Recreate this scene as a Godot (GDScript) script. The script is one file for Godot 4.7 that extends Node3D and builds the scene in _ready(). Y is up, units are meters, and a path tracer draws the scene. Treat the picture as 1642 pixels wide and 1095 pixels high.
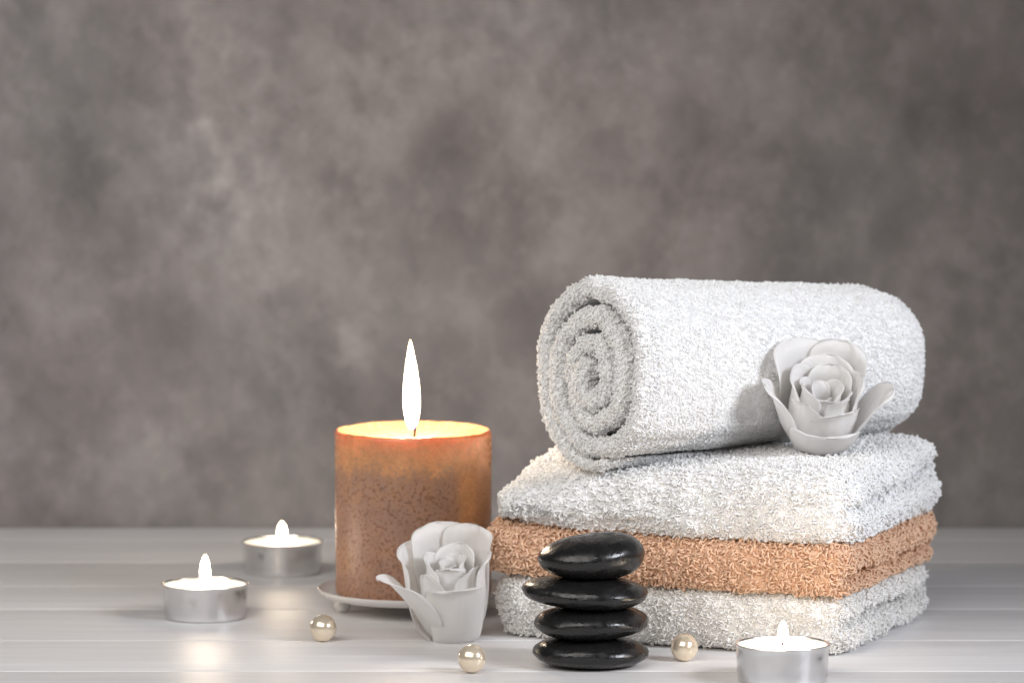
extends Node3D
# Spa still life on a white board table: lengths in the builders are millimetres, MM turns them into metres.

const MM := 0.001
var rng := RandomNumberGenerator.new()
var noise := FastNoiseLite.new()


func _ready():
	rng.seed = 4711
	noise.seed = 12
	noise.noise_type = FastNoiseLite.TYPE_SIMPLEX_SMOOTH
	noise.frequency = 1.0
	setup_view()
	make_materials()
	build_wall()
	build_table()
	build_towels()
	build_candles()
	build_stones()
	build_roses()
	build_pearls()


# ---------------------------------------------------------------- camera, light
func setup_view():
	var cam := Camera3D.new()
	cam.name = "camera"
	var at := CameraAttributesPhysical.new()
	at.frustum_focal_length = 155.2
	at.frustum_focus_distance = 1.80
	at.frustum_near = 0.05
	at.frustum_far = 20.0
	at.exposure_aperture = 12.0
	cam.attributes = at
	cam.fov = 8.843
	cam.near = 0.05
	cam.far = 20.0
	add_child(cam)
	cam.position = Vector3(0, 0.300, 1.8)
	cam.rotation_degrees = Vector3(-5.34, 0, 0)
	cam.current = true

	var we := WorldEnvironment.new()
	we.name = "environment"
	var e := Environment.new()
	e.background_mode = Environment.BG_COLOR
	e.background_color = Color(0.50, 0.50, 0.52)
	e.background_energy_multiplier = 0.30
	e.tonemap_mode = Environment.TONE_MAPPER_LINEAR
	e.tonemap_exposure = 1.0
	e.sdfgi_enabled = true
	e.ssao_enabled = true
	e.ssil_enabled = true
	we.environment = e
	add_child(we)

	# studio lamp, right and in front, aimed across the towels at the wall on the left
	var key := SpotLight3D.new()
	key.name = "key_lamp"
	key.light_color = Color(0.95, 0.965, 1.0)
	key.light_energy = 0.50
	key.light_size = 0.13
	key.spot_range = 4.0
	key.spot_attenuation = 2.0
	key.spot_angle = 29.0
	key.spot_angle_attenuation = 1.0
	key.shadow_enabled = true
	add_child(key)
	key.look_at_from_position(Vector3(0.62, 0.42, 0.38), Vector3(-0.05, 0.08, -0.08))

	# large soft panel above the front of the table
	var fill := AreaLight3D.new()
	fill.name = "overhead_panel"
	fill.area_size = Vector2(1.0, 0.5)
	fill.light_color = Color(1.0, 0.985, 0.97)
	fill.light_energy = 0.58
	fill.area_range = 4.0
	fill.area_attenuation = 2.0
	fill.shadow_enabled = true
	add_child(fill)
	fill.look_at_from_position(Vector3(-0.34, 0.58, 0.60), Vector3(0.0, 0.02, 0.02))


# ---------------------------------------------------------------- materials
var M := {}


func lin(r: float, g: float, b: float) -> Color:
	return Color(r, g, b).linear_to_srgb()


func mat(called: String, c: Color, rough: float, metal := 0.0) -> StandardMaterial3D:
	var m := StandardMaterial3D.new()
	m.resource_name = called
	m.albedo_color = c
	m.roughness = rough
	m.metallic = metal
	M[called] = m
	return m


func noise_tex(size: int, freq: float, sd: int, oct := 4) -> NoiseTexture2D:
	var n := FastNoiseLite.new()
	n.seed = sd
	n.frequency = freq
	n.fractal_octaves = oct
	var t := NoiseTexture2D.new()
	t.width = size
	t.height = size
	t.seamless = true
	t.noise = n
	return t


func make_materials():
	var m: StandardMaterial3D
	for a in [["terry_white", 0.95, 0.95, 0.95], ["terry_ivory", 0.95, 0.94, 0.92], ["terry_tan", 0.81, 0.55, 0.385]]:
		m = mat(a[0], lin(a[1], a[2], a[3]), 0.95)
		m.metallic_specular = 0.25
		m.vertex_color_use_as_albedo = true
	m = mat("hem", lin(0.80, 0.795, 0.79), 0.9)
	m.metallic_specular = 0.25
	m = mat("petal", lin(0.95, 0.945, 0.935), 0.42)
	m.backlight_enabled = true
	m.backlight = Color(0.96, 0.95, 0.94)
	m.metallic_specular = 0.3
	m = mat("stone", lin(0.012, 0.0115, 0.0115), 0.30)
	m.roughness_texture = noise_tex(512, 0.02, 31, 5)
	m.roughness = 0.55
	m.uv1_triplanar = true
	m.uv1_scale = Vector3(14, 14, 14)
	m.heightmap_enabled = true
	m.heightmap_texture = noise_tex(512, 0.06, 32, 4)
	m.heightmap_scale = 0.012
	m = mat("pearl", lin(0.88, 0.755, 0.58), 0.19, 0.5)
	m.clearcoat_enabled = true
	m.clearcoat = 0.8
	m.clearcoat_roughness = 0.08
	m = mat("foil", lin(0.78, 0.77, 0.77), 0.22, 1.0)
	m = mat("tea_wax", lin(0.88, 0.86, 0.82), 0.35)
	m.subsurf_scatter_enabled = true
	m.subsurf_scatter_strength = 0.3
	m = mat("wick", lin(0.02, 0.018, 0.016), 0.9)
	m = mat("plate", lin(0.78, 0.76, 0.74), 0.22)
	m = mat("flame", Color(1, 1, 1), 1.0)
	m.emission_enabled = true
	m.emission = Color.WHITE
	m.emission_operator = BaseMaterial3D.EMISSION_OP_MULTIPLY
	# a flame burns blue at the foot, white in the body and yellower at the tip
	var gr := Gradient.new()
	gr.offsets = PackedFloat32Array([0.0, 0.10, 0.22, 0.75, 1.0])
	gr.colors = PackedColorArray([Color(0.20, 0.18, 0.75), Color(0.42, 0.36, 0.85), Color(1.0, 0.93, 0.84), Color(1.0, 0.92, 0.80), Color(1.0, 0.84, 0.62)])
	var gt := GradientTexture2D.new()
	gt.gradient = gr
	gt.width = 4
	gt.height = 128
	gt.fill_from = Vector2(0, 0)
	gt.fill_to = Vector2(0, 1)
	m.emission_texture = gt
	m.emission_energy_multiplier = 20.0


# ---------------------------------------------------------------- mesh helpers
# A grid of (nu+1) x (nv+1) points; closed_u welds the normals of the first and last column.
func grid_mesh(pts: PackedVector3Array, nu: int, nv: int, closed_u := false, closed_v := false, flip := false) -> Dictionary:
	var w := nu + 1
	var nrm := PackedVector3Array()
	nrm.resize(pts.size())
	var uv := PackedVector2Array()
	uv.resize(pts.size())
	var idx := PackedInt32Array()
	idx.resize(nu * nv * 6)
	var k := 0
	for j in nv + 1:
		for i in w:
			uv[j * w + i] = Vector2(float(i) / nu, float(j) / nv)
	for j in nv:
		for i in nu:
			var a := j * w + i
			var b := a + 1
			var c := a + w
			var d := c + 1
			var n1 := (pts[b] - pts[a]).cross(pts[d] - pts[a])
			var n2 := (pts[d] - pts[a]).cross(pts[c] - pts[a])
			if flip:
				n1 = -n1
				n2 = -n2
				idx[k] = a; idx[k + 1] = b; idx[k + 2] = d
				idx[k + 3] = a; idx[k + 4] = d; idx[k + 5] = c
			else:
				idx[k] = a; idx[k + 1] = d; idx[k + 2] = b
				idx[k + 3] = a; idx[k + 4] = c; idx[k + 5] = d
			k += 6
			nrm[a] += n1 + n2
			nrm[b] += n1
			nrm[d] += n1 + n2
			nrm[c] += n2
	if closed_u:
		for j in nv + 1:
			var s := nrm[j * w] + nrm[j * w + nu]
			nrm[j * w] = s
			nrm[j * w + nu] = s
	if closed_v:
		for i in w:
			var s := nrm[i] + nrm[nv * w + i]
			nrm[i] = s
			nrm[nv * w + i] = s
	for i in nrm.size():
		nrm[i] = nrm[i].normalized() if nrm[i].length_squared() > 1e-30 else Vector3.UP
	return {"pts": pts, "nrm": nrm, "uv": uv, "idx": idx, "nu": nu, "nv": nv}


func to_mesh(g: Dictionary) -> ArrayMesh:
	var arr := []
	arr.resize(Mesh.ARRAY_MAX)
	arr[Mesh.ARRAY_VERTEX] = g.pts
	arr[Mesh.ARRAY_NORMAL] = g.nrm
	arr[Mesh.ARRAY_TEX_UV] = g.uv
	arr[Mesh.ARRAY_INDEX] = g.idx
	var am := ArrayMesh.new()
	am.add_surface_from_arrays(Mesh.PRIMITIVE_TRIANGLES, arr)
	return am


# poles of a lathe or an ellipsoid get the normal of the axis
func lathe(profile: Array, seg: int, wob = null) -> Dictionary:
	var pts := PackedVector3Array()
	for j in profile.size():
		for i in seg + 1:
			var a := TAU * (i % seg) / seg
			var p := Vector3(profile[j].x * sin(a), profile[j].y, profile[j].x * cos(a))
			if wob != null:
				p = wob.call(p, a, j)
			pts.append(p * MM)
	return grid_mesh(pts, seg, profile.size() - 1, true)


# rounds off the corners of a polyline of (radius, height)
func smooth_line(ctrl: Array, per: int) -> Array:
	var out := []
	for i in ctrl.size() - 1:
		var p0: Vector2 = ctrl[maxi(i - 1, 0)]
		var p1: Vector2 = ctrl[i]
		var p2: Vector2 = ctrl[i + 1]
		var p3: Vector2 = ctrl[mini(i + 2, ctrl.size() - 1)]
		for k in per:
			out.append(p1.cubic_interpolate(p2, p0, p3, float(k) / per))
	out.append(ctrl[ctrl.size() - 1])
	return out


func part(called: String, mesh: Mesh, m: Material, parent: Node) -> MeshInstance3D:
	var o := MeshInstance3D.new()
	o.name = called
	o.mesh = mesh
	o.material_override = m
	parent.add_child(o, true)
	return o


func thing(called: String, label: String, category: String, at := Vector3.ZERO, group := "") -> Node3D:
	var o := Node3D.new()
	o.name = called
	o.position = at * MM
	tag(o, label, category, group)
	add_child(o, true)
	return o


func tag(o: Node, label: String, category: String, group := ""):
	o.set_meta("label", label)
	o.set_meta("category", category)
	if group:
		o.set_meta("group", group)


# ---------------------------------------------------------------- wall
func build_wall():
	# mottled grey-brown plaster: trowelled patches, pale scumbles, darker damp-looking stains, plus painted light falloff
	var W := 1024
	var H := 640
	var width := 1.10
	var height := 0.6875
	var img := Image.create(W, H, false, Image.FORMAT_RGB8)
	var n1 := FastNoiseLite.new()
	n1.seed = 5
	n1.frequency = 1.0
	n1.fractal_octaves = 5
	n1.fractal_gain = 0.48
	var n2 := FastNoiseLite.new()
	n2.seed = 77
	n2.frequency = 1.0
	n2.fractal_octaves = 3
	var n3 := FastNoiseLite.new()
	n3.seed = 301
	n3.frequency = 1.0
	n3.fractal_octaves = 5
	n3.fractal_gain = 0.6
	# stains and pale patches of the plaster, those appended below also paint light and shade: x, height, half sizes in metres, turn, strength
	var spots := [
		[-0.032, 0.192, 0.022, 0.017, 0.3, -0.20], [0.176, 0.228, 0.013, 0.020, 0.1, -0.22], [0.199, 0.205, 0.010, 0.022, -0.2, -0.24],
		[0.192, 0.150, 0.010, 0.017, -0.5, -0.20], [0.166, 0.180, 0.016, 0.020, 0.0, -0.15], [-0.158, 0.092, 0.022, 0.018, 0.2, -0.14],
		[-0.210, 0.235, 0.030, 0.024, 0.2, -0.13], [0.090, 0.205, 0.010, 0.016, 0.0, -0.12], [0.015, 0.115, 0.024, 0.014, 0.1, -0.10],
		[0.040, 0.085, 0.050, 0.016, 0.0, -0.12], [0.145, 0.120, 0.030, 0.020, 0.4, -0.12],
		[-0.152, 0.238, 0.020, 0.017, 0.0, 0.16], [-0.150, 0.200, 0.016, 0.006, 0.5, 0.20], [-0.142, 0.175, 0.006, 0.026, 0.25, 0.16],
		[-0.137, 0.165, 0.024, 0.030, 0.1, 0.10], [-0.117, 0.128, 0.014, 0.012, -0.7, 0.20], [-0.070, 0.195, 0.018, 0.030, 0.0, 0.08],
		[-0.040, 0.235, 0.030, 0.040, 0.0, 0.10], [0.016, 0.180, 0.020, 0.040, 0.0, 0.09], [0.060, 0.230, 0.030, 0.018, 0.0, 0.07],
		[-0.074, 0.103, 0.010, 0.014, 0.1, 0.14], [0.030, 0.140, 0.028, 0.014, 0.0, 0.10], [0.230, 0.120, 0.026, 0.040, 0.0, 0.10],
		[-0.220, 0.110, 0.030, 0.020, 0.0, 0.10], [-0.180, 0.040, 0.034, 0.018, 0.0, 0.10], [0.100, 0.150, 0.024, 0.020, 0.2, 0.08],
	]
	spots.append_array([[-0.135, 0.185, 0.050, 0.060, 0.2, 0.13], [-0.005, 0.262, 0.055, 0.045, 0.0, 0.13], [-0.235, 0.262, 0.035, 0.035, 0.0, 0.12], [-0.200, 0.085, 0.040, 0.030, 0.1, -0.14], [-0.020, 0.135, 0.030, 0.030, 0.0, -0.10], [0.245, 0.205, 0.035, 0.060, 0.0, -0.16], [-0.215, 0.170, 0.028, 0.040, 0.1, -0.12], [-0.060, 0.060, 0.05, 0.03, 0.0, -0.10]])  # broad plaster tones that also paint the wall's light, darkest at the right edge
	for y in H:
		var h := 0.3 + height * 0.5 - height * (y + 0.5) / H - 0.05
		for x in W:
			var px := width * ((x + 0.5) / W - 0.5)
			var wx := n2.get_noise_2d(px * 14.0, h * 14.0)
			var wy := n2.get_noise_2d(px * 14.0 + 50.0, h * 14.0)
			var a := n1.get_noise_2d((px + wx * 0.006) * 15.0, (h + wy * 0.006) * 12.0)
			var b := n3.get_noise_2d((px + wy * 0.004) * 46.0, (h + wx * 0.004) * 40.0)
			var c := n3.get_noise_2d(px * 230.0, h * 230.0)
			var patch := smoothstep(0.02, 0.22, n3.get_noise_2d((px + wx * 0.006) * 22.0 + 70.0, (h + wy * 0.006) * 17.0)) - 0.4
			var fleck := smoothstep(0.10, 0.32, n1.get_noise_2d(px * 60.0 + 20.0, h * 50.0))
			var v := 1.0 + a * 0.30 + b * 0.17 + c * 0.04 + patch * 0.08 + fleck * 0.09
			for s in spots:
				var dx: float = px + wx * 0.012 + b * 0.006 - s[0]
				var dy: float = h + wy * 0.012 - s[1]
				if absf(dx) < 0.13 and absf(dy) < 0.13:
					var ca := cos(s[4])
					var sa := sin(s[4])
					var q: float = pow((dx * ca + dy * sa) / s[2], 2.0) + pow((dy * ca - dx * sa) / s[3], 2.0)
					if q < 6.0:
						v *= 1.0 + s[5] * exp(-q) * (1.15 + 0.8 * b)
			var tint := n2.get_noise_2d(px * 5.0 + 9.0, h * 5.0)
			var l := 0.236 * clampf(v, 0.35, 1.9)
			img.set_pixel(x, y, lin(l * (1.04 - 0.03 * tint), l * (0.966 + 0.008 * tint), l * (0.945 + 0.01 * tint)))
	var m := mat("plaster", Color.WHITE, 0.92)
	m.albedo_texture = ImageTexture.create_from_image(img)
	m.metallic_specular = 0.2
	m.heightmap_enabled = true
	m.heightmap_texture = m.albedo_texture
	m.heightmap_scale = 0.06
	var q := BoxMesh.new()
	q.size = Vector3(1, 1, 1)
	var st := SurfaceTool.new()
	st.begin(Mesh.PRIMITIVE_TRIANGLES)
	var z0 := -0.405
	var y1 := 0.3 + height * 0.5 - 0.05
	var y0 := y1 - height
	var c := [Vector3(-width / 2, y1, z0), Vector3(width / 2, y1, z0), Vector3(width / 2, y0, z0), Vector3(-width / 2, y0, z0)]
	var t := [Vector2(0, 0), Vector2(1, 0), Vector2(1, 1), Vector2(0, 1)]
	var back := Vector3(0, 0, -0.02)
	for f in [[0, 1, 2], [0, 2, 3]]:
		for i in f:
			st.set_normal(Vector3(0, 0, 1))
			st.set_uv(t[i])
			st.add_vertex(c[i])
	for f in [[2, 1, 0], [3, 2, 0]]:
		for i in f:
			st.set_normal(Vector3(0, 0, -1))
			st.set_uv(t[i])
			st.add_vertex(c[i] + back)
	for e in 4:
		var a: Vector3 = c[e]
		var b: Vector3 = c[(e + 1) % 4]
		var n := (b - a).cross(Vector3(0, 0, 1)).normalized()
		for p in [a, a + back, b, b, a + back, b + back]:
			st.set_normal(-n)
			st.set_uv(t[e])
			st.add_vertex(p)
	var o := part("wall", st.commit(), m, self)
	o.set_meta("kind", "structure")


# ---------------------------------------------------------------- table
func build_table():
	var W := 1024
	var H := 512
	# brushed white paint: long fine strokes, faint greyer worn streaks
	var img := Image.create(W, H, false, Image.FORMAT_RGB8)
	var hm := Image.create(W, H, false, Image.FORMAT_RGB8)
	var n := FastNoiseLite.new()
	n.seed = 9
	n.frequency = 1.0
	n.fractal_octaves = 4
	var n2 := FastNoiseLite.new()
	n2.seed = 91
	n2.frequency = 1.0
	for y in H:
		for x in W:
			var fx := float(x) / W
			var fy := float(y) / H
			var a := n.get_noise_2d(fx * 9.0, fy * 210.0)
			var b := n2.get_noise_2d(fx * 3.0, fy * 26.0)
			var d := n2.get_noise_2d(fx * 120.0, fy * 160.0)
			var l := 0.86 + a * 0.09 + b * 0.06
			if d > 0.74:
				l -= 0.10
			img.set_pixel(x, y, lin(l, l * 0.988, l * 0.985))
			var g := clampf(0.5 + a * 0.35 + b * 0.25, 0, 1)
			hm.set_pixel(x, y, Color(g, g, g))
	var ti := ImageTexture.create_from_image(img)
	var th := ImageTexture.create_from_image(hm)
	var table := Node3D.new()
	table.name = "table_top"
	table.set_meta("kind", "structure")
	add_child(table)
	var edges := [0.330, 0.255, 0.180, 0.105, 0.028, -0.050, -0.136, -0.205, -0.281, -0.358, -0.404]
	var hw := 0.55
	var thick := 0.018
	for i in edges.size() - 1:
		var z1: float = edges[i] - 0.0002
		var z0: float = edges[i + 1] + 0.0002
		var m := StandardMaterial3D.new()
		m.resource_name = "white_paint"
		m.albedo_texture = ti
		m.heightmap_enabled = true
		m.heightmap_texture = th
		m.heightmap_scale = 0.04
		m.roughness = 0.42
		m.metallic_specular = 0.42
		var tone: float = [1.0, 0.97, 0.985, 0.96][i % 4]
		m.albedo_color = Color(tone, tone, tone)
		m.uv1_scale = Vector3(1.3, 0.22, 1)
		m.uv1_offset = Vector3(rng.randf(), rng.randf(), 0)
		# cross-section with eased edges, run along the board
		var bev := 0.0011
		var sec := [Vector2(z1, -thick), Vector2(z1, -bev), Vector2(z1 - bev * 0.3, -bev * 0.3), Vector2(z1 - bev, 0.0), Vector2(z0 + bev, 0.0), Vector2(z0 + bev * 0.3, -bev * 0.3), Vector2(z0, -bev), Vector2(z0, -thick), Vector2(z1, -thick)]
		var nr := [Vector2(1, 0), Vector2(1, 0.2), Vector2(0.7, 0.7), Vector2(0.05, 1), Vector2(-0.05, 1), Vector2(-0.7, 0.7), Vector2(-1, 0.2), Vector2(-1, 0), Vector2(0, -1)]
		var st := SurfaceTool.new()
		st.begin(Mesh.PRIMITIVE_TRIANGLES)
		for k in sec.size() - 1:
			var q := [[-1, k], [1, k], [1, k + 1], [-1, k + 1]]
			for f in [[0, 2, 1], [0, 3, 2]]:
				for v in f:
					var s: Vector2 = sec[q[v][1]]
					var nn: Vector2 = Vector2(0, -1) if k == sec.size() - 2 else nr[q[v][1]].normalized()
					st.set_normal(Vector3(0, nn.y, nn.x))
					st.set_uv(Vector2(q[v][0] * 0.5, (s.x - z0) / (z1 - z0) + s.y * 4.0))
					st.add_vertex(Vector3(q[v][0] * hw, s.y, s.x))
		for e in [-1, 1]:
			for k in range(1, sec.size() - 2):
				for v in ([0, k, k + 1] if e > 0 else [0, k + 1, k]):
					st.set_normal(Vector3(e, 0, 0))
					st.set_uv(Vector2(0, 0))
					st.add_vertex(Vector3(e * hw, sec[v].y, sec[v].x))
		part("plank", st.commit(), m, table)


# ---------------------------------------------------------------- terry cloth
# one yarn loop, standing on y = 0, in millimetres
func loop_mesh(width: float, tall: float, yarn: float, flop: float, twist: float) -> ArrayMesh:
	var path := [Vector2(-0.30, -0.25), Vector2(-0.46, 0.35), Vector2(-0.50, 0.68), Vector2(-0.28, 0.95), Vector2(0.05, 1.0), Vector2(0.34, 0.90), Vector2(0.48, 0.62), Vector2(0.42, 0.28), Vector2(0.22, -0.2)]
	var cp := PackedVector3Array()
	for p in path:
		var y: float = p.y * tall
		cp.append(Vector3(p.x * width, y * (1.0 - 0.25 * flop * maxf(p.y, 0.0)), flop * tall * p.y * absf(p.y) + twist * p.x * width))
	var sides := 5
	var pts := PackedVector3Array()
	for j in cp.size():
		var t := (cp[mini(j + 1, cp.size() - 1)] - cp[maxi(j - 1, 0)]).normalized()
		var s := t.cross(Vector3(0.1, 0.1, 1)).normalized()
		var b := t.cross(s)
		var r := yarn * (1.0 + 0.12 * sin(j * 2.1))
		for i in sides + 1:
			var a := TAU * (i % sides) / sides + j * 0.5
			pts.append((cp[j] + (s * cos(a) + b * sin(a)) * r) * MM)
	return to_mesh(grid_mesh(pts, sides, cp.size() - 1, true))


# strews loops over the cells of a grid; keep(uv, point, normal) gives 0..1
func add_loops(g: Dictionary, meshes: Array, m: Material, parent: Node3D, per_mm2: float, keep: Callable, lean: float, sink: float, droop := 0.0):
	var w: int = g.nu + 1
	var pts: PackedVector3Array = g.pts
	var nrm: PackedVector3Array = g.nrm
	var lists := []
	for k in meshes.size():
		lists.append([])
	var gnu: int = g.nu
	var gnv: int = g.nv
	for j in gnv:
		for i in gnu:
			var a := j * w + i
			var area := 0.5 * (pts[a + w + 1] - pts[a]).cross(pts[a + w] - pts[a + 1]).length() * 1e6
			var want := area * per_mm2
			var c := int(want + rng.randf())
			for k in c:
				var fu := rng.randf()
				var fv := rng.randf()
				var uv := Vector2((i + fu) / g.nu, (j + fv) / g.nv)
				var p := pts[a].lerp(pts[a + 1], fu).lerp(pts[a + w].lerp(pts[a + w + 1], fu), fv)
				var n := nrm[a].lerp(nrm[a + 1], fu).lerp(nrm[a + w].lerp(nrm[a + w + 1], fu), fv).normalized()
				var kp: float = keep.call(uv, p / MM, n)
				if kp <= 0.0 or rng.randf() > kp:
					continue
				# neighbouring loops lean alike, as brushed pile does
				var q := p * 160.0
				var wind := Vector3(noise.get_noise_3d(q.x, q.y, q.z), noise.get_noise_3d(q.x + 31.0, q.y, q.z), noise.get_noise_3d(q.x, q.y + 57.0, q.z))
				var d := (n + wind * lean + Vector3(rng.randfn(), rng.randfn(), rng.randfn()) * lean * 0.35 + Vector3(0, -droop, 0)).normalized()
				if d.dot(n) < 0.2:
					d = (d + n * 0.4).normalized()
				var x := d.cross(Vector3(rng.randf() - 0.5, rng.randf() - 0.5, rng.randf() - 0.5)).normalized()
				var sc := rng.randf_range(0.75, 1.25)
				var bs := Basis(x, d, x.cross(d)).scaled_local(Vector3(sc, sc * rng.randf_range(0.8, 1.25), sc))
				lists[rng.randi() % meshes.size()].append(Transform3D(bs, p - n * sink * MM))
	for k in meshes.size():
		var mm := MultiMesh.new()
		mm.transform_format = MultiMesh.TRANSFORM_3D
		mm.use_colors = true
		mm.mesh = meshes[k]
		mm.instance_count = lists[k].size()
		for i in lists[k].size():
			mm.set_instance_transform(i, lists[k][i])
			var v := rng.randf_range(0.96, 1.03)
			mm.set_instance_color(i, Color(v, v * rng.randf_range(0.985, 1.0), v * rng.randf_range(0.96, 1.0)))
		var o := MultiMeshInstance3D.new()
		o.name = "terry_loops"
		o.multimesh = mm
		o.material_override = m
		o.set_meta("kind", "stuff")
		parent.add_child(o, true)


# A folded towel as a closed pillow: rows run from the middle of the underside round the rim to the middle of the top.
# shape(p, u, rim) may bend each point; rim is -1 (lower edge) .. 1 (upper edge).
func towel_grid(a: float, b: float, corner: float, tall: float, bulge: float, crease: Callable, bend: Callable, cells: float) -> Dictionary:
	var per := 4.0 * (a + b) - 8.0 * corner + TAU * corner
	var nu := int(per / cells)
	var rim := 22
	var cap := 16
	# outline, starting at the middle of the left side, going along the front, the right, the back
	var line := []
	var nor := []
	var segs := [[Vector2(-a, 0), Vector2(-a, b - corner)], [Vector2(-a + corner, b), Vector2(a - corner, b)], [Vector2(a, b - corner), Vector2(a, -b + corner)], [Vector2(a - corner, -b), Vector2(-a + corner, -b)], [Vector2(-a, -b + corner), Vector2(-a, 0)]]
	var cen := [Vector2(-a + corner, b - corner), Vector2(a - corner, b - corner), Vector2(a - corner, -b + corner), Vector2(-a + corner, -b + corner)]
	var sn := [Vector2(-1, 0), Vector2(0, 1), Vector2(1, 0), Vector2(0, -1), Vector2(-1, 0)]
	var step := per / nu
	var want := 0.0
	var run := 0.0
	for k in 5:
		var s0: Vector2 = segs[k][0]
		var s1: Vector2 = segs[k][1]
		var ln := s0.distance_to(s1)
		while want <= run + ln and line.size() < nu:
			line.append(s0.lerp(s1, (want - run) / ln))
			nor.append(sn[k])
			want += step
		run += ln
		if k < 4:
			var al := PI / 2 * corner
			while want <= run + al and line.size() < nu:
				var f := (want - run) / al * PI / 2
				var n0: Vector2 = sn[k]
				var n1: Vector2 = sn[k + 1]
				var n := n0 * cos(f) + n1 * sin(f)
				line.append(cen[k] + n * corner)
				nor.append(n)
				want += step
			run += al
	while line.size() < nu:
		line.append(line[0])
		nor.append(nor[0])
	var rows := []
	for j in cap:
		rows.append([-1.0, pow(float(j) / cap, 0.6)])
	for j in rim + 1:
		rows.append([-1.0 + 2.0 * j / rim, 1.0])
	for j in range(cap - 1, -1, -1):
		rows.append([1.0, pow(float(j) / cap, 0.6)])
	var pts := PackedVector3Array()
	for r in rows:
		var t: float = r[0]
		var ps := t * PI / 2
		var out := bulge * (pow(cos(ps), 0.75) - 1.0) if absf(t) < 1.0 else -bulge
		var y := tall * 0.5 * (1.0 + signf(sin(ps)) * pow(absf(sin(ps)), 0.9))
		for i in nu + 1:
			var k := i % nu
			var q: Vector2 = line[k]
			var n: Vector2 = nor[k]
			var o := out
			if absf(t) < 1.0:
				o -= crease.call(q, n, y / tall)
			q = (q + n * o) * (r[1] if r[1] > 0.0 else 0.002)
			var p := Vector3(q.x, y, q.y)
			p = bend.call(p, n, t)
			pts.append(p * MM)
	return grid_mesh(pts, nu, rows.size() - 1, true)


func lump(p: Vector3, f: float, amp: float, off: float) -> float:
	return amp * noise.get_noise_3d(p.x * f + off, p.y * f, p.z * f)


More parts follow.
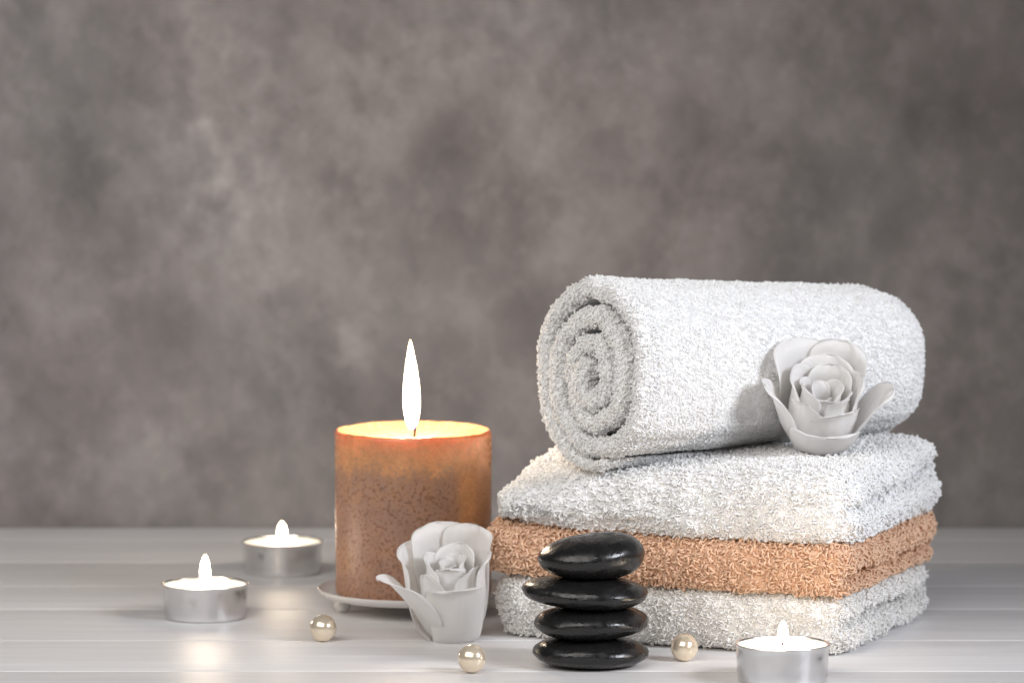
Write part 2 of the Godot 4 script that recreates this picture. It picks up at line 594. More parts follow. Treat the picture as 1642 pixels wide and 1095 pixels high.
func build_towels():
	var stack := Vector3(91, 0, -92)
	var turn := deg_to_rad(-21.9)
	var any := func(_q, _n, _y): return 0.0

	# lowest towel
	var t := thing("folded_towel", "fluffy ivory white folded towel at the bottom of the towel stack", "towel", stack + Vector3(-3, 0, 0), "towels in the stack")
	t.rotation.y = turn
	var crease0 := func(q: Vector2, n: Vector2, y: float) -> float:
		var side := smoothstep(0.6, 0.98, n.x)
		var back := clampf((68.0 - q.y) / 136.0, 0.0, 1.0)
		return side * (4.0 + 10.0 * back) * exp(-pow((y - 0.50 - 0.04 * sin(q.y * 0.06)) / 0.12, 2.0)) + 2.0 * clampf(n.y, 0, 1) * exp(-pow((y - 0.5) / 0.1, 2.0)) * 0.0
	var bend0 := func(p: Vector3, n: Vector2, _t: float) -> Vector3:
		var l := lump(p, 0.035, 3.2, 0.0)
		return p + Vector3(n.x * l, 0.0 if p.y < 5.0 else lump(p, 0.03, 1.2, 9.0) + 1.6 * clampf(-p.x / 79.0, 0, 1), n.y * l)
	var g := towel_grid(79.5, 67.5, 17, 25.5, 11.0, crease0, bend0, 1.6)
	part("cloth", to_mesh(g), M.terry_ivory, t)
	var edge_only := func(_uv, p: Vector3, n: Vector3) -> float:
		if n.y < -0.75:
			return 0.0
		if p.y > 15.0 and n.y > 0.8 and absf(p.x) < 62.0 and absf(p.z) < 50.0:
			return 0.0
		return 1.0
	var fluffy := [loop_mesh(1.0, 2.4, 0.24, 0.4, 0.6), loop_mesh(1.2, 2.0, 0.26, 0.6, -0.8), loop_mesh(0.85, 2.7, 0.22, 0.6, 0.4)]
	add_loops(g, fluffy, M.terry_ivory, t, 1.55, edge_only, 0.8, 1.2, 0.25)

	# tan towel
	t = thing("folded_towel", "tan terry towel folded between the two white folded towels", "towel", stack + Vector3(-3, 25.0, 0), "towels in the stack")
	t.rotation.y = turn
	var crease1 := func(q: Vector2, n: Vector2, y: float) -> float:
		var side := smoothstep(0.6, 0.98, n.x)
		return side * 7.0 * exp(-pow((y - 0.36) / 0.11, 2.0)) + 1.0 * absf(n.y) * 0.0 * q.x
	var bend1 := func(p: Vector3, n: Vector2, _t: float) -> Vector3:
		var l := lump(p, 0.04, 2.4, 20.0)
		return p + Vector3(n.x * l, (lump(p, 0.03, 0.8, 29.0) if p.y > 5.0 else 0.0) + 1.8 * clampf(-p.x / 79.0, 0, 1) + (1.5 * clampf((-p.x - 30.0) / 50.0, 0, 1) if p.y > 8.0 else 0.0), n.y * l)
	g = towel_grid(81, 67, 9, 21.0, 7.5, crease1, bend1, 1.7)
	part("cloth", to_mesh(g), M.terry_tan, t)
	var knots := [loop_mesh(1.55, 2.05, 0.37, 0.3, 0.5), loop_mesh(1.7, 1.95, 0.37, 0.5, -0.6), loop_mesh(1.4, 2.25, 0.38, 0.4, 0.9)]
	add_loops(g, knots, M.terry_tan, t, 0.60, edge_only, 0.85, 0.66, 0.35)

	# upper folded towel
	t = thing("folded_towel", "thick bright white folded towel directly under the rolled towel", "towel", stack + Vector3(0, 45.5, 0), "towels in the stack")
	t.rotation.y = turn
	var crease2 := func(q: Vector2, n: Vector2, y: float) -> float:
		var side := smoothstep(0.6, 0.98, n.x)
		var back := clampf((60.0 - q.y) / 120.0, 0.0, 1.0)
		var c := side * (4.0 + 9.0 * back) * exp(-pow((y - 0.48 - 0.10 * back) / 0.09, 2.0))
		c += side * 3.0 * smoothstep(0.35, 0.8, back) * exp(-pow((y - 0.74) / 0.07, 2.0))
		c += clampf(-n.x, 0.0, 1.0) * 4.0 * exp(-pow((y - 0.45) / 0.1, 2.0))
		return c
	var bend2 := func(p: Vector3, n: Vector2, _t: float) -> Vector3:
		var l := lump(p, 0.03, 3.4, 40.0)
		var lf := clampf((-p.x - 20.0) / 62.0, 0.0, 1.0)
		var fr := clampf((p.z + 40.0) / 110.0, 0.0, 1.0)
		var y := p.y
		if y > 10.0:
			y -= 14.0 * lf * lf * fr * (y / 33.0)
			y += 5.0 * lf * (1.0 - fr) + lump(p, 0.025, 1.4, 49.0)
			y -= 6.5 * smoothstep(5.0, 66.0, p.z) * smoothstep(60.0, -20.0, p.x) * (y / 33.0)
		else:
			y += 6.0 * lf * lf
		return Vector3(p.x + n.x * l, y, p.z + n.y * l)
	g = towel_grid(81, 69.5, 17, 33.0, 13.0, crease2, bend2, 1.5)
	part("cloth", to_mesh(g), M.terry_white, t)
	var keep2 := func(_uv, p: Vector3, n: Vector3) -> float:
		if n.y < -0.8:
			return 0.0
		if p.x < -70.0 and n.x < -0.35 and n.y < 0.65:
			return 0.0     # woven hem at the left fold
		if n.y > 0.8 and p.x < 30.0 and p.z < -45.0:
			return 0.3
		return 1.0
	var bold := [loop_mesh(1.3, 1.9, 0.33, 0.4, 0.5), loop_mesh(1.4, 1.75, 0.33, 0.6, -0.6), loop_mesh(1.1, 2.1, 0.31, 0.5, 0.5)]
	add_loops(g, bold, M.terry_white, t, 0.92, keep2, 0.85, 1.1, 0.25)

	build_roll()


func build_roll():
	var t := thing("rolled_towel", "rolled white terry towel lying on top of the towel stack", "towel", Vector3(33.2, 113.5, -37.2))
	# own axes: x runs along the roll away from the spiral end, y up
	t.rotation = Vector3(0, atan2(0.61, 0.79), -0.02)
	var length := 168.0
	var pitch := 10.6
	var half := 3.8
	var turns := 3.55
	var nt := 300
	# cross-section of the sheet: outer side, right edge, inner side, left edge
	var sec := []
	for k in 60:
		sec.append(Vector2(half + (length - 2.0 * half) * k / 59.0, half))
	for k in range(1, 6):
		sec.append(Vector2(length - half + half * sin(PI * k / 6.0), half * cos(PI * k / 6.0)))
	for k in 24:
		sec.append(Vector2(length - half - (length - 2.0 * half) * k / 23.0, -half))
	for k in range(1, 9):
		sec.append(Vector2(half - half * sin(PI * k / 9.0), -half * cos(PI * k / 9.0)))
	sec.append(sec[0])
	var ns := sec.size() - 1
	var pts := PackedVector3Array()
	for j in nt + 1:
		var f := float(j) / nt
		var th := f * turns * TAU
		# angle on the end face: the sheet ends under the roll; seen from the spiral end it winds inwards clockwise
		var ang := -PI / 2 - 0.15 + (turns * TAU - th)
		var r := 2.6 + pitch * th / TAU
		var last := clampf((1.0 - f) * nt / 12.0, 0.0, 1.0)
		var first := clampf(f * nt / 10.0, 0.0, 1.0)
		var fat := minf(sqrt(1.0 - pow(1.0 - last, 2.0)), sqrt(1.0 - pow(1.0 - first, 2.0)))
		fat = maxf(fat, 0.05)
		var tail := clampf((th - (turns * TAU - 1.3)) / 1.3, 0.0, 1.0)
		r -= 4.5 * tail * tail
		fat *= 1.0 - 0.45 * tail
		var squash := 1.0 - 0.045 * cos(2.0 * ang)
		var wob := noise.get_noise_2d(cos(ang) * 1.5 + 7.0, th * 0.2) * 3.2
		var push := 3.2 * noise.get_noise_2d(th * 0.22, 3.3) - 2.5 * smoothstep(0.0, 1.0, 1.0 - r / 30.0) + (1.5 if f > 0.72 else 0.0)
		for s in sec:
			var along: float = s.x
			var taper := 1.0 - 0.155 * clampf(along / length, 0, 1) - 0.10 * pow(clampf((along - length + 16.0) / 16.0, 0, 1), 2.0)
			var rr: float = (r * squash + wob + s.y * fat) * taper
			rr += 0.9 * noise.get_noise_3d(along * 0.03, cos(ang) * 1.5, sin(ang) * 1.5 + 11.0)
			var x: float = along + push * clampf(1.0 - along / 40.0, 0, 1)
			var cy := 0.0 - 2.5 * clampf(along / length, 0, 1)
			pts.append(Vector3(x, cy + rr * sin(ang), -rr * cos(ang)) * MM)
	var g := grid_mesh(pts, ns, nt, true, false, false)
	part("cloth", to_mesh(g), M.terry_white, t)
	var keep := func(uv: Vector2, p: Vector3, _n: Vector3) -> float:
		var k := uv.x * ns
		var outer := uv.y > 1.0 - 1.04 / turns
		if k < 59.0:
			if outer or p.x < 7.0:
				return 1.0
			return 0.0
		if k < 66.0:
			return 1.0
		if k < 89.0:
			return 1.0 if p.x < 7.0 or uv.y > 1.0 - 0.14 / turns else 0.0
		return 1.0
	var fine := [loop_mesh(0.75, 1.05, 0.20, 0.6, 0.7), loop_mesh(0.85, 0.95, 0.20, 0.8, -0.8), loop_mesh(0.65, 1.2, 0.18, 0.7, 0.5)]
	var body := func(uv: Vector2, p: Vector3, n: Vector3) -> float:
		return keep.call(uv, p, n) if p.x > 9.0 else 0.0
	var face := func(uv: Vector2, p: Vector3, n: Vector3) -> float:
		return keep.call(uv, p, n) if p.x <= 10.0 else 0.0
	add_loops(g, fine, M.terry_white, t, 2.3, body, 0.6, 0.68)
	var long := [loop_mesh(0.95, 1.8, 0.25, 0.4, 0.7), loop_mesh(1.05, 1.6, 0.25, 0.6, -0.8)]
	add_loops(g, long, M.terry_white, t, 1.35, face, 0.55, 1.05)


# ---------------------------------------------------------------- candles
func flame_mesh(ctrl: Array, lean: float) -> Dictionary:
	var prof := smooth_line(ctrl, 5)
	var top: float = ctrl[ctrl.size() - 1].y
	return lathe(prof, 20, func(p: Vector3, _a, _j): return p + Vector3(lean * pow(p.y / top, 2.0), 0, 0))


func add_flame(parent: Node3D, at: Vector3, ctrl: Array, lean: float, energy: float):
	var f := part("flame", to_mesh(flame_mesh(ctrl, lean)), M.flame, parent)
	f.position = at * MM
	var top: float = ctrl[ctrl.size() - 1].y
	var l := OmniLight3D.new()
	l.name = "flame_glow"
	l.light_color = Color(1.0, 0.91, 0.80)
	l.light_energy = energy
	l.light_size = 0.004
	l.omni_range = 3.0
	l.omni_attenuation = 2.0
	l.shadow_enabled = true
	parent.add_child(l, true)
	l.position = (at + Vector3(0, top * 0.42, 0)) * MM


func tube(path: Array, r: float) -> ArrayMesh:
	var pts := PackedVector3Array()
	for j in path.size():
		var t: Vector3 = (path[mini(j + 1, path.size() - 1)] - path[maxi(j - 1, 0)]).normalized()
		var s := t.cross(Vector3(0, 0.1, 1)).normalized()
		var b := t.cross(s)
		for i in 9:
			var a := TAU * (i % 8) / 8
			pts.append((path[j] + (s * cos(a) + b * sin(a)) * r) * MM)
	return to_mesh(grid_mesh(pts, 8, path.size() - 1, true))


func build_candles():
	# plate on bead feet
	var at := Vector3(-43.6, 0, -133.7)
	var pl := thing("candle_plate", "small round white plate on bead feet under the orange candle", "candle plate", at)
	var ctrl := [Vector2(0.02, 7.2), Vector2(20, 7.2), Vector2(35, 7.3), Vector2(38.5, 7.7), Vector2(41.0, 9.2), Vector2(41.8, 10.2), Vector2(42.2, 10.4), Vector2(42.3, 10.0), Vector2(41.5, 8.5), Vector2(39.0, 6.9), Vector2(35, 6.4), Vector2(20, 6.1), Vector2(0.02, 6.1)]
	ctrl.reverse()
	var g := lathe(smooth_line(ctrl, 3), 72)
	part("dish", to_mesh(g), M.plate, pl)
	for k in 3:
		var az := deg_to_rad(-78.0 + 120.0 * k)
		var foot := part("bead_foot", to_mesh(ellipsoid(Vector3(3.7, 3.45, 3.7), 20, 12)), M.plate, pl)
		foot.position = Vector3(32.0 * sin(az), 3.4, 32.0 * cos(az)) * MM

	# pillar candle
	var c := thing("pillar_candle", "lit thick orange brown mottled pillar candle", "candle", at + Vector3(0, 7.4, 0))
	var R := 34.6
	var Ht := 73.0
	var prof := [Vector2(0.02, 0.0), Vector2(20, 0.0), Vector2(R - 1.6, 0.0), Vector2(R - 0.5, 0.5), Vector2(R, 1.6)]
	for k in range(1, 24):
		prof.append(Vector2(R, 1.6 + (Ht - 3.4) * k / 23.0))
	prof.append_array([Vector2(R - 0.15, Ht - 0.9), Vector2(R - 0.7, Ht - 0.2), Vector2(R - 1.5, Ht), Vector2(R - 2.6, Ht - 0.5), Vector2(R - 5.0, Ht - 1.7), Vector2(R - 10.0, Ht - 2.9), Vector2(R - 16.0, Ht - 3.6), Vector2(R - 20.0, Ht - 4.0), Vector2(10.0, Ht - 4.3), Vector2(4.0, Ht - 4.3), Vector2(0.02, Ht - 4.2)])
	g = lathe(prof, 96, func(p: Vector3, a: float, _j):
		var q := Vector2(p.x, p.z)
		var k := 1.0 + 0.006 * noise.get_noise_3d(sin(a) * 1.3, p.y * 0.03, cos(a) * 1.3) + 0.0025 * noise.get_noise_3d(sin(a) * 8.0, p.y * 0.3, cos(a) * 8.0) - 0.006 * clampf(1.0 - p.y / 40.0, 0, 1)
		return Vector3(q.x * k, p.y + (0.5 * noise.get_noise_2d(sin(a) * 1.6, cos(a) * 1.6 + 4.0) if p.y > Ht - 2.0 else 0.0), q.y * k))
	# uv: round the side, height in millimetres on the side, the top and bottom discs use the ends
	for i in g.pts.size():
		g.uv[i].y = clampf(1.0 - g.pts[i].y / MM / Ht, 0.0, 0.999)
	var wax := mat("pillar_wax", Color.WHITE, 0.36)
	var tex := wax_texture()
	wax.albedo_texture = tex[0]
	wax.texture_repeat = true
	wax.roughness_texture = tex[1]
	wax.roughness = 0.62
	wax.heightmap_enabled = true
	wax.heightmap_texture = tex[1]
	wax.heightmap_scale = 0.03
	wax.metallic_specular = 0.5
	wax.subsurf_scatter_enabled = true
	wax.subsurf_scatter_strength = 0.2
	part("wax_body", to_mesh(g), wax, c)
	part("wick", tube([Vector3(0.4, Ht - 5, 0), Vector3(0.6, Ht - 2.2, 0), Vector3(0.9, Ht + 1.2, 0), Vector3(0.6, Ht + 3.8, 0)], 0.6), M.wick, c)
	add_flame(c, Vector3(-0.6, Ht + 3.2, 0), [Vector2(0.02, -3.2), Vector2(1.2, -2.6), Vector2(2.5, 0.2), Vector2(3.45, 5.0), Vector2(3.7, 10.0), Vector2(3.4, 16.0), Vector2(2.6, 23.0), Vector2(1.55, 29.5), Vector2(0.65, 34.0), Vector2(0.02, 36.5)], -0.6, 0.0105)

	# tea lights
	var spots := [
		[Vector3(108.5, 0, 50), "lit tea light burning in front of the folded towels", [0.0, 8.5, 2.1, 0.2, 0.0014]],
		[Vector3(-134.3, 0, -112.6), "lit tea light with the taller flame and a small dent in its rim", [2.2, 12.0, 2.35, -0.2, 0.0013]],
		[Vector3(-107.5, 0, -247), "lit tea light behind the other one, beside the orange candle", [4.0, 8.5, 2.4, 0.1, 0.0013]],
	]
	for k in 3:
		var s: Array = spots[k]
		var t := thing("tea_light", s[1], "tea light", s[0], "burning tea lights")
		t.rotation.y = s[2][0]
		var rr := 18.4
		var hh := 14.9
		var cup := [Vector2(0.02, 0.35), Vector2(15.0, 0.35), Vector2(16.6, 0.0), Vector2(17.6, 0.5), Vector2(18.0, 1.6), Vector2(18.25, 4.0), Vector2(18.4, 9.0), Vector2(18.55, 13.6), Vector2(18.95, 14.5), Vector2(19.1, 14.95), Vector2(18.85, 15.15), Vector2(18.5, 14.8), Vector2(18.2, 13.4), Vector2(18.1, 12.0), Vector2(17.9, 4.0), Vector2(17.4, 1.4), Vector2(15, 0.8), Vector2(0.02, 0.8)]
		var sd := k * 13.0
		var cm := lathe(smooth_line(cup, 3), 96, func(p: Vector3, a: float, _j):
			var rad := Vector2(p.x, p.z).length()
			if rad < 15.5:
				return p
			var d := 0.22 * noise.get_noise_3d(sin(a) * 2.2 + sd, p.y * 0.10, cos(a) * 2.2) + 0.10 * noise.get_noise_3d(sin(a) * 7.0 + sd, p.y * 0.25, cos(a) * 7.0)
			# pressed dents under the rim
			for dn in [[0.9, 12.6, 0.40], [-1.5, 4.0, 0.35], [3.4, 11.5, 0.3], [2.1, 3.0, 0.35]]:
				var da := angle_difference(a, dn[0] + sd)
				d -= dn[2] * exp(-pow(da / 0.13, 2.0) - pow((p.y - dn[1]) / 2.0, 2.0))
			var m := (rad + d) / rad
			return Vector3(p.x * m, p.y + (0.15 * sin(a * 3.0 + sd) if p.y > 13.0 else 0.0), p.z * m))
		part("foil_cup", to_mesh(cm), M.foil, t)
		var wx := lathe([Vector2(0.02, 1.0), Vector2(16.5, 1.0), Vector2(17.6, 4.0), Vector2(18.1, 13.6), Vector2(18.2, 14.6), Vector2(17.4, 14.5), Vector2(13.0, 14.2), Vector2(6.0, 14.1), Vector2(0.02, 14.1)], 64)
		part("wax", to_mesh(wx), M.tea_wax, t)
		part("wick", tube([Vector3(0, 13.8, 0), Vector3(0.1, 15.2, 0), Vector3(0.3, 16.6, 0), Vector3(0.0, 17.8, 0)], 0.45), M.wick, t)
		var fh: float = s[2][1]
		var fr: float = s[2][2]
		add_flame(t, Vector3(0.1, 15.8, 0), [Vector2(0.02, -0.3), Vector2(fr * 0.6, 0.1), Vector2(fr * 0.92, fh * 0.12), Vector2(fr, fh * 0.3), Vector2(fr * 0.93, fh * 0.52), Vector2(fr * 0.7, fh * 0.75), Vector2(fr * 0.38, fh * 0.92), Vector2(0.02, fh)], s[2][3], s[2][4])


func wax_texture() -> Array:
	var W := 1024
	var H := 352
	var img := Image.create(W, H, false, Image.FORMAT_RGB8)
	var rough := Image.create(W, H, false, Image.FORMAT_RGB8)
	var n := FastNoiseLite.new()
	n.seed = 21
	n.frequency = 1.0
	n.fractal_octaves = 4
	n.fractal_gain = 0.6
	for y in H:
		var mm := 73.0 * (1.0 - (y + 0.5) / H)          # height above the foot
		for x in W:
			var a := TAU * (x + 0.5) / W
			var cx := sin(a) * 34.6
			var cz := cos(a) * 34.6
			var big := n.get_noise_3d(cx * 0.045, mm * 0.05, cz * 0.045)
			var mid := n.get_noise_3d(cx * 0.16 + 40.0, mm * 0.16, cz * 0.16)
			var sm := n.get_noise_3d(cx * 0.5, mm * 0.5 + 90.0, cz * 0.5)
			# whitish bloom that crystallised on the wax, ending in a ragged line below the top; rubbed off in places
			var line := 58.0 + 6.0 * n.get_noise_2d(a * 1.4 + 3.0, 7.0) + 3.0 * mid
			var bloom := smoothstep(3.5, -3.5, mm - line + 9.0 * sm + 5.0 * mid)
			bloom *= clampf(0.9 + 0.7 * big + 0.6 * mid, 0.15, 1.0)
			# run of clear wax on the right
			var run := angle_difference(a, 0.78)
			bloom *= 1.0 - 0.9 * exp(-pow(run / 0.16, 4.0)) * smoothstep(14.0, 34.0, mm + 8.0 * mid)
			bloom *= 1.0 - 0.6 * smoothstep(0.5, 1.0, a + 0.3 * big) * smoothstep(2.6, 2.0, a)
			# pits and freckles without bloom
			var pit := smoothstep(0.12, 0.26, sm)
			var base := Vector3(0.57, 0.29, 0.135) * (1.0 + 0.25 * big + 0.2 * mid)
			var white := Vector3(0.35, 0.20, 0.14) * (1.0 + 0.25 * sm + 0.2 * mid)
			var c := base.lerp(white, bloom).lerp(Vector3(0.17, 0.075, 0.040), 0.7 * pit * smoothstep(0.1, 0.5, bloom)).lerp(Vector3(0.40, 0.26, 0.19), 0.4 * bloom * smoothstep(-0.14, -0.32, sm + 0.3 * big))
			img.set_pixel(x, y, lin(c.x, c.y, c.z))
			var r := clampf(0.42 + 0.35 * bloom + 0.25 * sm, 0.2, 1.0)
			rough.set_pixel(x, y, Color(r, r, r))
	return [ImageTexture.create_from_image(img), ImageTexture.create_from_image(rough)]


func ellipsoid(r: Vector3, nu: int, nv: int) -> Dictionary:
	var pts := PackedVector3Array()
	for j in nv + 1:
		var b := PI * j / nv - PI / 2
		for i in nu + 1:
			var a := TAU * (i % nu) / nu
			pts.append(Vector3(r.x * cos(b) * sin(a), r.y * sin(b), r.z * cos(b) * cos(a)) * MM)
	var g := grid_mesh(pts, nu, nv, true)
	for i in nu + 1:
		g.nrm[i] = Vector3.DOWN
		g.nrm[nv * (nu + 1) + i] = Vector3.UP
	return g


# ---------------------------------------------------------------- stones
func build_stones():
	# centre, half sizes, roll, yaw, roundness power, seed, label
	var list := [
		[Vector3(32.4, 5.9, 15), Vector3(23.7, 6.1, 20.0), -0.02, 0.1, 0.66, 1.0, "flat polished black stone at the bottom of the stone pile"],
		[Vector3(32.6, 18.1, 14), Vector3(23.7, 6.8, 20.0), 0.01, 0.3, 0.72, 2.0, "polished black stone, second from the bottom of the pile"],
		[Vector3(29.6, 30.4, 14), Vector3(26.0, 6.3, 20.5), -0.03, -0.2, 0.70, 3.0, "wide thin polished black stone, second from the top of the pile"],
		[Vector3(32.4, 44.9, 13), Vector3(22.0, 9.2, 18.5), 0.02, 0.15, 0.76, 4.0, "thick rounded black stone on top of the pile"],
	]
	for s in list:
		var r: Vector3 = s[1]
		var pw: float = s[4]
		var sd: float = s[5]
		var pts := PackedVector3Array()
		var nu := 64
		var nv := 36
		for j in nv + 1:
			var b := PI * j / nv - PI / 2
			for i in nu + 1:
				var a := TAU * (i % nu) / nu
				var cb := pow(maxf(cos(b), 0.0), pw)
				var d := Vector3(cb * sin(a), sin(b), cb * cos(a))
				var l := 1.0 + 0.045 * noise.get_noise_3d(d.x * 0.8 + sd * 5.0, d.y * 0.8, d.z * 0.8)
				var p := Vector3(d.x * r.x, d.y * r.y, d.z * r.z)
				p.x *= l
				p.z *= l
				# one end thicker than the other
				var side := 0.10 if sd < 3.5 else 0.16
				p.y *= 1.0 + side * d.x * (1.0 if sd > 2.5 else -0.3)
				if sd > 3.5:
					p.x += 2.6 * d.y * (1.0 - 0.4 * absf(d.x))
				pts.append(p * MM)
		var g := grid_mesh(pts, nu, nv, true)
		for i in nu + 1:
			g.nrm[i] = Vector3.DOWN
			g.nrm[nv * (nu + 1) + i] = Vector3.UP
		var o := part("massage_stone", to_mesh(g), M.stone, self)
		o.position = s[0] * MM
		o.rotation = Vector3(0, s[3], s[2])
		tag(o, s[6], "stone", "stacked black stones")


# ---------------------------------------------------------------- roses
# One petal: prof is its centre line as (distance from the axis, height), half the width W, wrap = radius of its cross curve.
func petal(rose: Node3D, az: float, prof: Array, W: float, wrap: float, curl := 1.5, vm := 0.6, base := 0.5, sd := 0.0, point := 2.2, skew := 0.0):
	var fine := smooth_line(prof, 8)
	var nv := 30
	var line := []
	var vs := []
	for j in nv + 1:
		var v := 1.0 - pow(1.0 - float(j) / nv, 1.7)
		var f := v * (fine.size() - 1)
		var k := mini(int(f), fine.size() - 2)
		line.append(fine[k].lerp(fine[k + 1], f - k))
		vs.append(v)
	var half := 12
	var th := 0.28
	var ca := cos(deg_to_rad(az))
	var sa := sin(deg_to_rad(az))
	var mid := []
	for j in nv + 1:
		var v: float = vs[j]
		var w := W * (lerpf(base, 1.0, smoothstep(0.0, 1.0, v / vm)) if v < vm else pow(maxf(1.0 - pow((v - vm) / (1.0 - vm), point), 0.0), 0.5))
		w = maxf(w, 0.05)
		var row := []
		for i in 2 * half + 1:
			var u := float(i - half) / half
			var lat := w * u
			var rho := maxf(wrap, 2.0)
			var out: float = line[j].x - rho * (1.0 - cos(lat / rho))
			var tan := rho * sin(lat / rho) + skew * v * v
			var hgt: float = line[j].y
			var e := pow(absf(u), 4.0) * smoothstep(0.35, 0.95, v) * minf(1.0, w / W * 1.6)
			var tip := pow(v, 8.0)
			out += curl * (e * 0.8 + tip * 0.3)
			out += 0.9 * noise.get_noise_3d(u * 1.3 + sd * 9.0, v * 1.4, sd) * v + 0.35 * noise.get_noise_3d(u * 4.0 + sd * 3.0, v * 0.7, sd + 5.0)
			out += 0.3 * sin(u * 6.0 + sd * 2.3) * smoothstep(0.05, 0.5, v) * (1.0 - u * u)
			hgt += 1.3 * noise.get_noise_2d(u * 1.5 + sd * 7.0, sd) * v * v - absf(curl) * 0.3 * e
			row.append(Vector3(tan, hgt, out))
		mid.append(row)
	var n := 2 * half
	var ring := 2 * n
	var pts := PackedVector3Array()
	for j in nv + 1:
		for k in ring + 1:
			var kk := k % ring
			var front := kk <= n
			var i := kk if front else ring - kk
			var p: Vector3 = mid[j][i]
			var tu: Vector3 = mid[j][mini(i + 1, n)] - mid[j][maxi(i - 1, 0)]
			var tv: Vector3 = mid[mini(j + 1, nv)][i] - mid[maxi(j - 1, 0)][i]
			var nn := tu.cross(tv)
			nn = nn.normalized() if nn.length() > 1e-6 else Vector3(0, 0, 1)
			var u := absf(float(i - half) / half)
			var v: float = vs[j]
			var t := th * (1.0 - 0.75 * pow(u, 6.0)) * (1.0 - 0.7 * pow(v, 10.0)) * (1.0 + 0.9 * (1.0 - v))
			if i == 0 or i == n:
				t = 0.0
			p += nn * (t if front else -t)
			pts.append(Vector3(p.x * ca + p.z * sa, p.y, -p.x * sa + p.z * ca) * MM)
	part("petal", to_mesh(grid_mesh(pts, ring, nv, true)), M.petal, rose)


func v2(a: Array) -> Array:
	var o := []
	for i in range(0, a.size(), 2):
		o.append(Vector2(a[i], a[i + 1]))
	return o


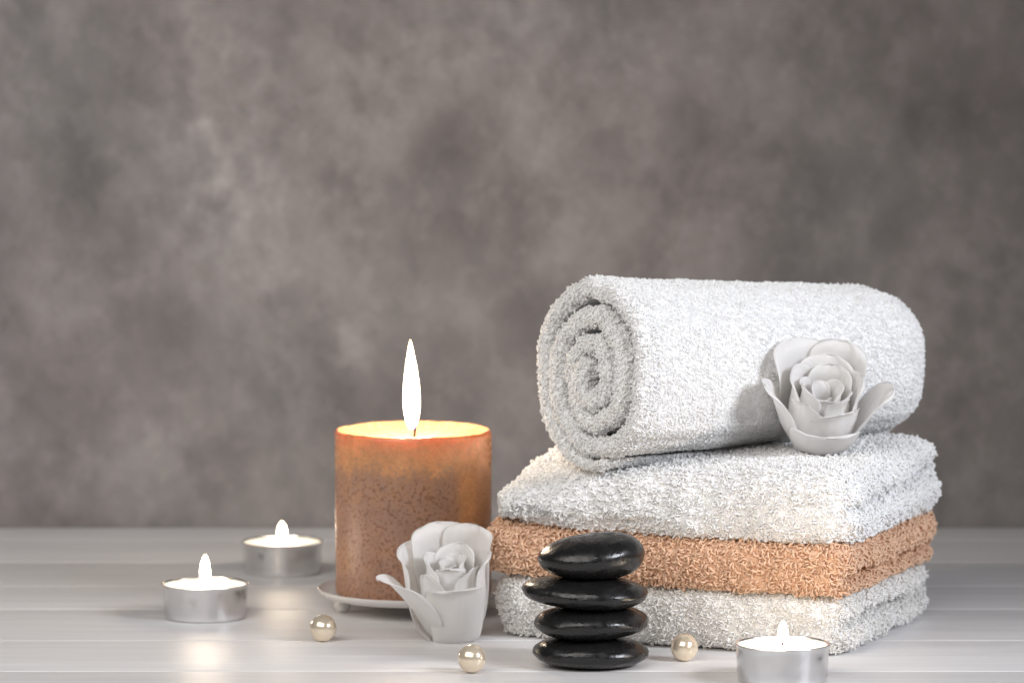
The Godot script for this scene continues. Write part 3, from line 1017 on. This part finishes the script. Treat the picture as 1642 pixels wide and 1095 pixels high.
func build_roses():
	# azimuth 0 faces the front of the rose, positive to the right
	var r := thing("white_rose", "white rose with one petal bent out, standing on the table by the orange candle", "rose", Vector3(-25.0, 0.6, -54), "white roses")
	r.rotation = Vector3(0.27, 0.0, 0.03)
	r.scale = Vector3.ONE * 0.93
	petal(r, 12, v2([8, 0, 13.5, 4, 15.8, 12, 16.0, 21, 16.8, 28, 19.2, 31.5]), 17.0, 16.0, 1.8, 0.74, 0.66, 1.0, 5.0)
	petal(r, -58, v2([8, 0, 12.5, 6, 17.5, 16, 24, 26, 30, 33.5, 36.5, 37]), 15.0, 18.0, -0.6, 0.55, 0.6, 2.0, 1.9, -3.0)
	petal(r, -112, v2([9, 0, 16, 7, 20.0, 19, 21.0, 32, 22.0, 39, 24.0, 42]), 19.0, 20.0, 1.2, 0.68, 0.5, 3.0, 3.4)
	petal(r, -165, v2([9, 0, 15, 8, 18, 21, 18.5, 37, 19.5, 45, 22, 48]), 17.0, 19.0, 2.2, 0.68, 0.5, 4.0, 3.4)
	petal(r, 142, v2([9, 0, 14.5, 8, 16.5, 21, 16.5, 37, 17.5, 45, 20, 48]), 16.0, 18.0, 2.0, 0.68, 0.5, 14.0, 3.4)
	petal(r, 94, v2([8.5, 0, 13, 7, 15.2, 18, 15.2, 31, 16.2, 38, 18.2, 41]), 13.0, 15.0, 1.4, 0.65, 0.55, 5.0, 3.0)
	petal(r, -38, v2([8, 1, 12.0, 8, 13.8, 19, 13.4, 29, 14.6, 36]), 10.5, 13.0, 1.0, 0.42, 0.7, 6.0, 1.4, -2.0)
	petal(r, 60, v2([7, 2, 10.5, 10, 11.6, 21, 11, 31, 12.2, 36.5]), 11.0, 11.0, 1.0, 0.6, 0.7, 7.0, 2.2)
	petal(r, -96, v2([6, 2, 9.8, 10, 11.2, 23, 10.4, 34, 11.4, 40]), 13.0, 10.5, 1.0, 0.6, 0.7, 8.0, 2.6)
	petal(r, 155, v2([6, 2, 9.2, 10, 10.6, 23, 10.2, 36, 11.6, 42]), 14.0, 10.5, 1.2, 0.6, 0.7, 9.0, 2.8)
	petal(r, 0, v2([4, 4, 7.0, 14, 7.6, 25, 6.8, 33, 7.4, 37.0]), 10.0, 7.4, 0.7, 0.6, 0.8, 10.0, 2.8)
	petal(r, 122, v2([3, 4, 5.6, 14, 6.4, 27, 5.8, 36, 6.6, 39.5]), 10.0, 6.4, 0.7, 0.6, 0.8, 11.0, 3.0)
	petal(r, -118, v2([2, 4, 4.2, 14, 4.8, 27, 4.2, 35, 4.8, 38.5]), 8.0, 4.8, 0.4, 0.6, 0.8, 12.0, 3.0)
	petal(r, 30, v2([1, 4, 2.2, 14, 2.6, 26, 2.4, 33, 2.8, 36]), 5.5, 2.8, 0.2, 0.6, 0.8, 13.0, 3.0)

	r = thing("white_rose", "white open rose on the towels, leaning against the rolled towel", "rose", Vector3(130.0, 82.5, -62), "white roses")
	r.rotation = Vector3(0.53, 0.10, -0.02)
	r.scale = Vector3.ONE * 0.95
	petal(r, -4, v2([7, 0, 13, 4, 17, 10, 20.0, 16, 22.5, 20, 25.0, 21.5]), 18.5, 20.0, 0.8, 0.60, 0.55, 21.0, 3.6)
	petal(r, -80, v2([8, 0, 14, 6, 19, 15, 22.5, 25, 25.5, 32, 28.5, 35.5]), 12.5, 15.0, 2.2, 0.5, 0.6, 22.0, 2.2)
	petal(r, 80, v2([8, 0, 14, 6, 19, 15, 23.0, 24, 26.5, 31, 29.5, 34]), 12.0, 15.0, 2.2, 0.5, 0.6, 23.0, 2.2)
	petal(r, -148, v2([9, 0, 15.5, 7, 19, 19, 20.5, 31, 22.5, 38, 26, 41]), 19.0, 19.0, 2.6, 0.66, 0.5, 24.0, 3.4)
	petal(r, 152, v2([9, 0, 15, 7, 18.0, 19, 19, 31, 20.5, 38, 23, 41.5]), 16.0, 17.0, 2.2, 0.65, 0.5, 25.0, 3.2)
	petal(r, 20, v2([7, 1, 12.5, 7, 15.5, 16, 16.0, 24, 17.6, 29]), 14.5, 15.0, 1.2, 0.6, 0.65, 26.0, 2.6)
	petal(r, -46, v2([7, 1, 12.5, 7, 15.5, 16, 15.4, 25, 16.4, 31]), 13.0, 14.5, 1.0, 0.5, 0.65, 27.0, 1.7)
	petal(r, 98, v2([7, 1, 12.0, 8, 14.8, 18, 14.8, 29, 16.4, 35]), 14.0, 14.0, 1.4, 0.6, 0.65, 28.0, 2.6)
	petal(r, 172, v2([7, 1, 12.0, 8, 15.0, 18, 15.0, 31, 16.6, 37]), 17.0, 15.0, 1.6, 0.6, 0.65, 29.0, 3.0)
	petal(r, -112, v2([7, 1, 11.5, 8, 14.4, 18, 14.0, 30, 15.4, 36]), 14.0, 14.0, 1.4, 0.6, 0.65, 30.0, 2.6)
	petal(r, 48, v2([5, 3, 9.4, 11, 11.2, 20, 10.8, 27, 12.0, 31.5]), 11.5, 11.0, 0.9, 0.6, 0.75, 31.0, 2.6)
	petal(r, 150, v2([5, 3, 9.0, 11, 11.0, 20, 11.0, 30, 12.4, 35]), 14.0, 11.0, 1.1, 0.6, 0.75, 32.0, 3.0)
	petal(r, -84, v2([4, 3, 8.6, 11, 10.4, 20, 10.0, 29, 11.0, 33.5]), 12.5, 10.0, 0.9, 0.6, 0.75, 33.0, 2.8)
	petal(r, -14, v2([3, 4, 6.2, 13, 7.4, 20, 7.2, 26, 8.2, 29.5]), 8.5, 7.4, 0.6, 0.6, 0.8, 34.0, 2.8)
	petal(r, 104, v2([2, 4, 5.6, 13, 6.8, 21, 6.8, 28, 7.8, 31.5]), 9.5, 6.8, 0.6, 0.6, 0.8, 35.0, 3.0)
	petal(r, -138, v2([1, 4, 4.4, 13, 5.4, 21, 5.4, 27, 6.2, 30.5]), 8.0, 5.4, 0.4, 0.6, 0.8, 36.0, 3.0)
	petal(r, 20, v2([0.5, 4, 2.2, 13, 2.8, 19, 2.8, 24, 3.4, 26.5]), 5.0, 3.0, 0.3, 0.6, 0.8, 37.0, 3.0)


# ---------------------------------------------------------------- pearls
func build_pearls():
	var list := [
		[Vector3(-80, 5.65, -47), 5.7, "cream pearl beside the bead foot of the candle plate"],
		[Vector3(-16.2, 5.8, 32), 5.85, "cream pearl between the table rose and the black stones"],
		[Vector3(71, 5.65, 3), 5.7, "cream pearl between the black stones and a tea light"],
	]
	for s in list:
		var o := part("pearl", to_mesh(ellipsoid(Vector3.ONE * s[1], 40, 24)), M.pearl, self)
		o.position = s[0] * MM
		tag(o, s[2], "pearl", "loose cream pearls")
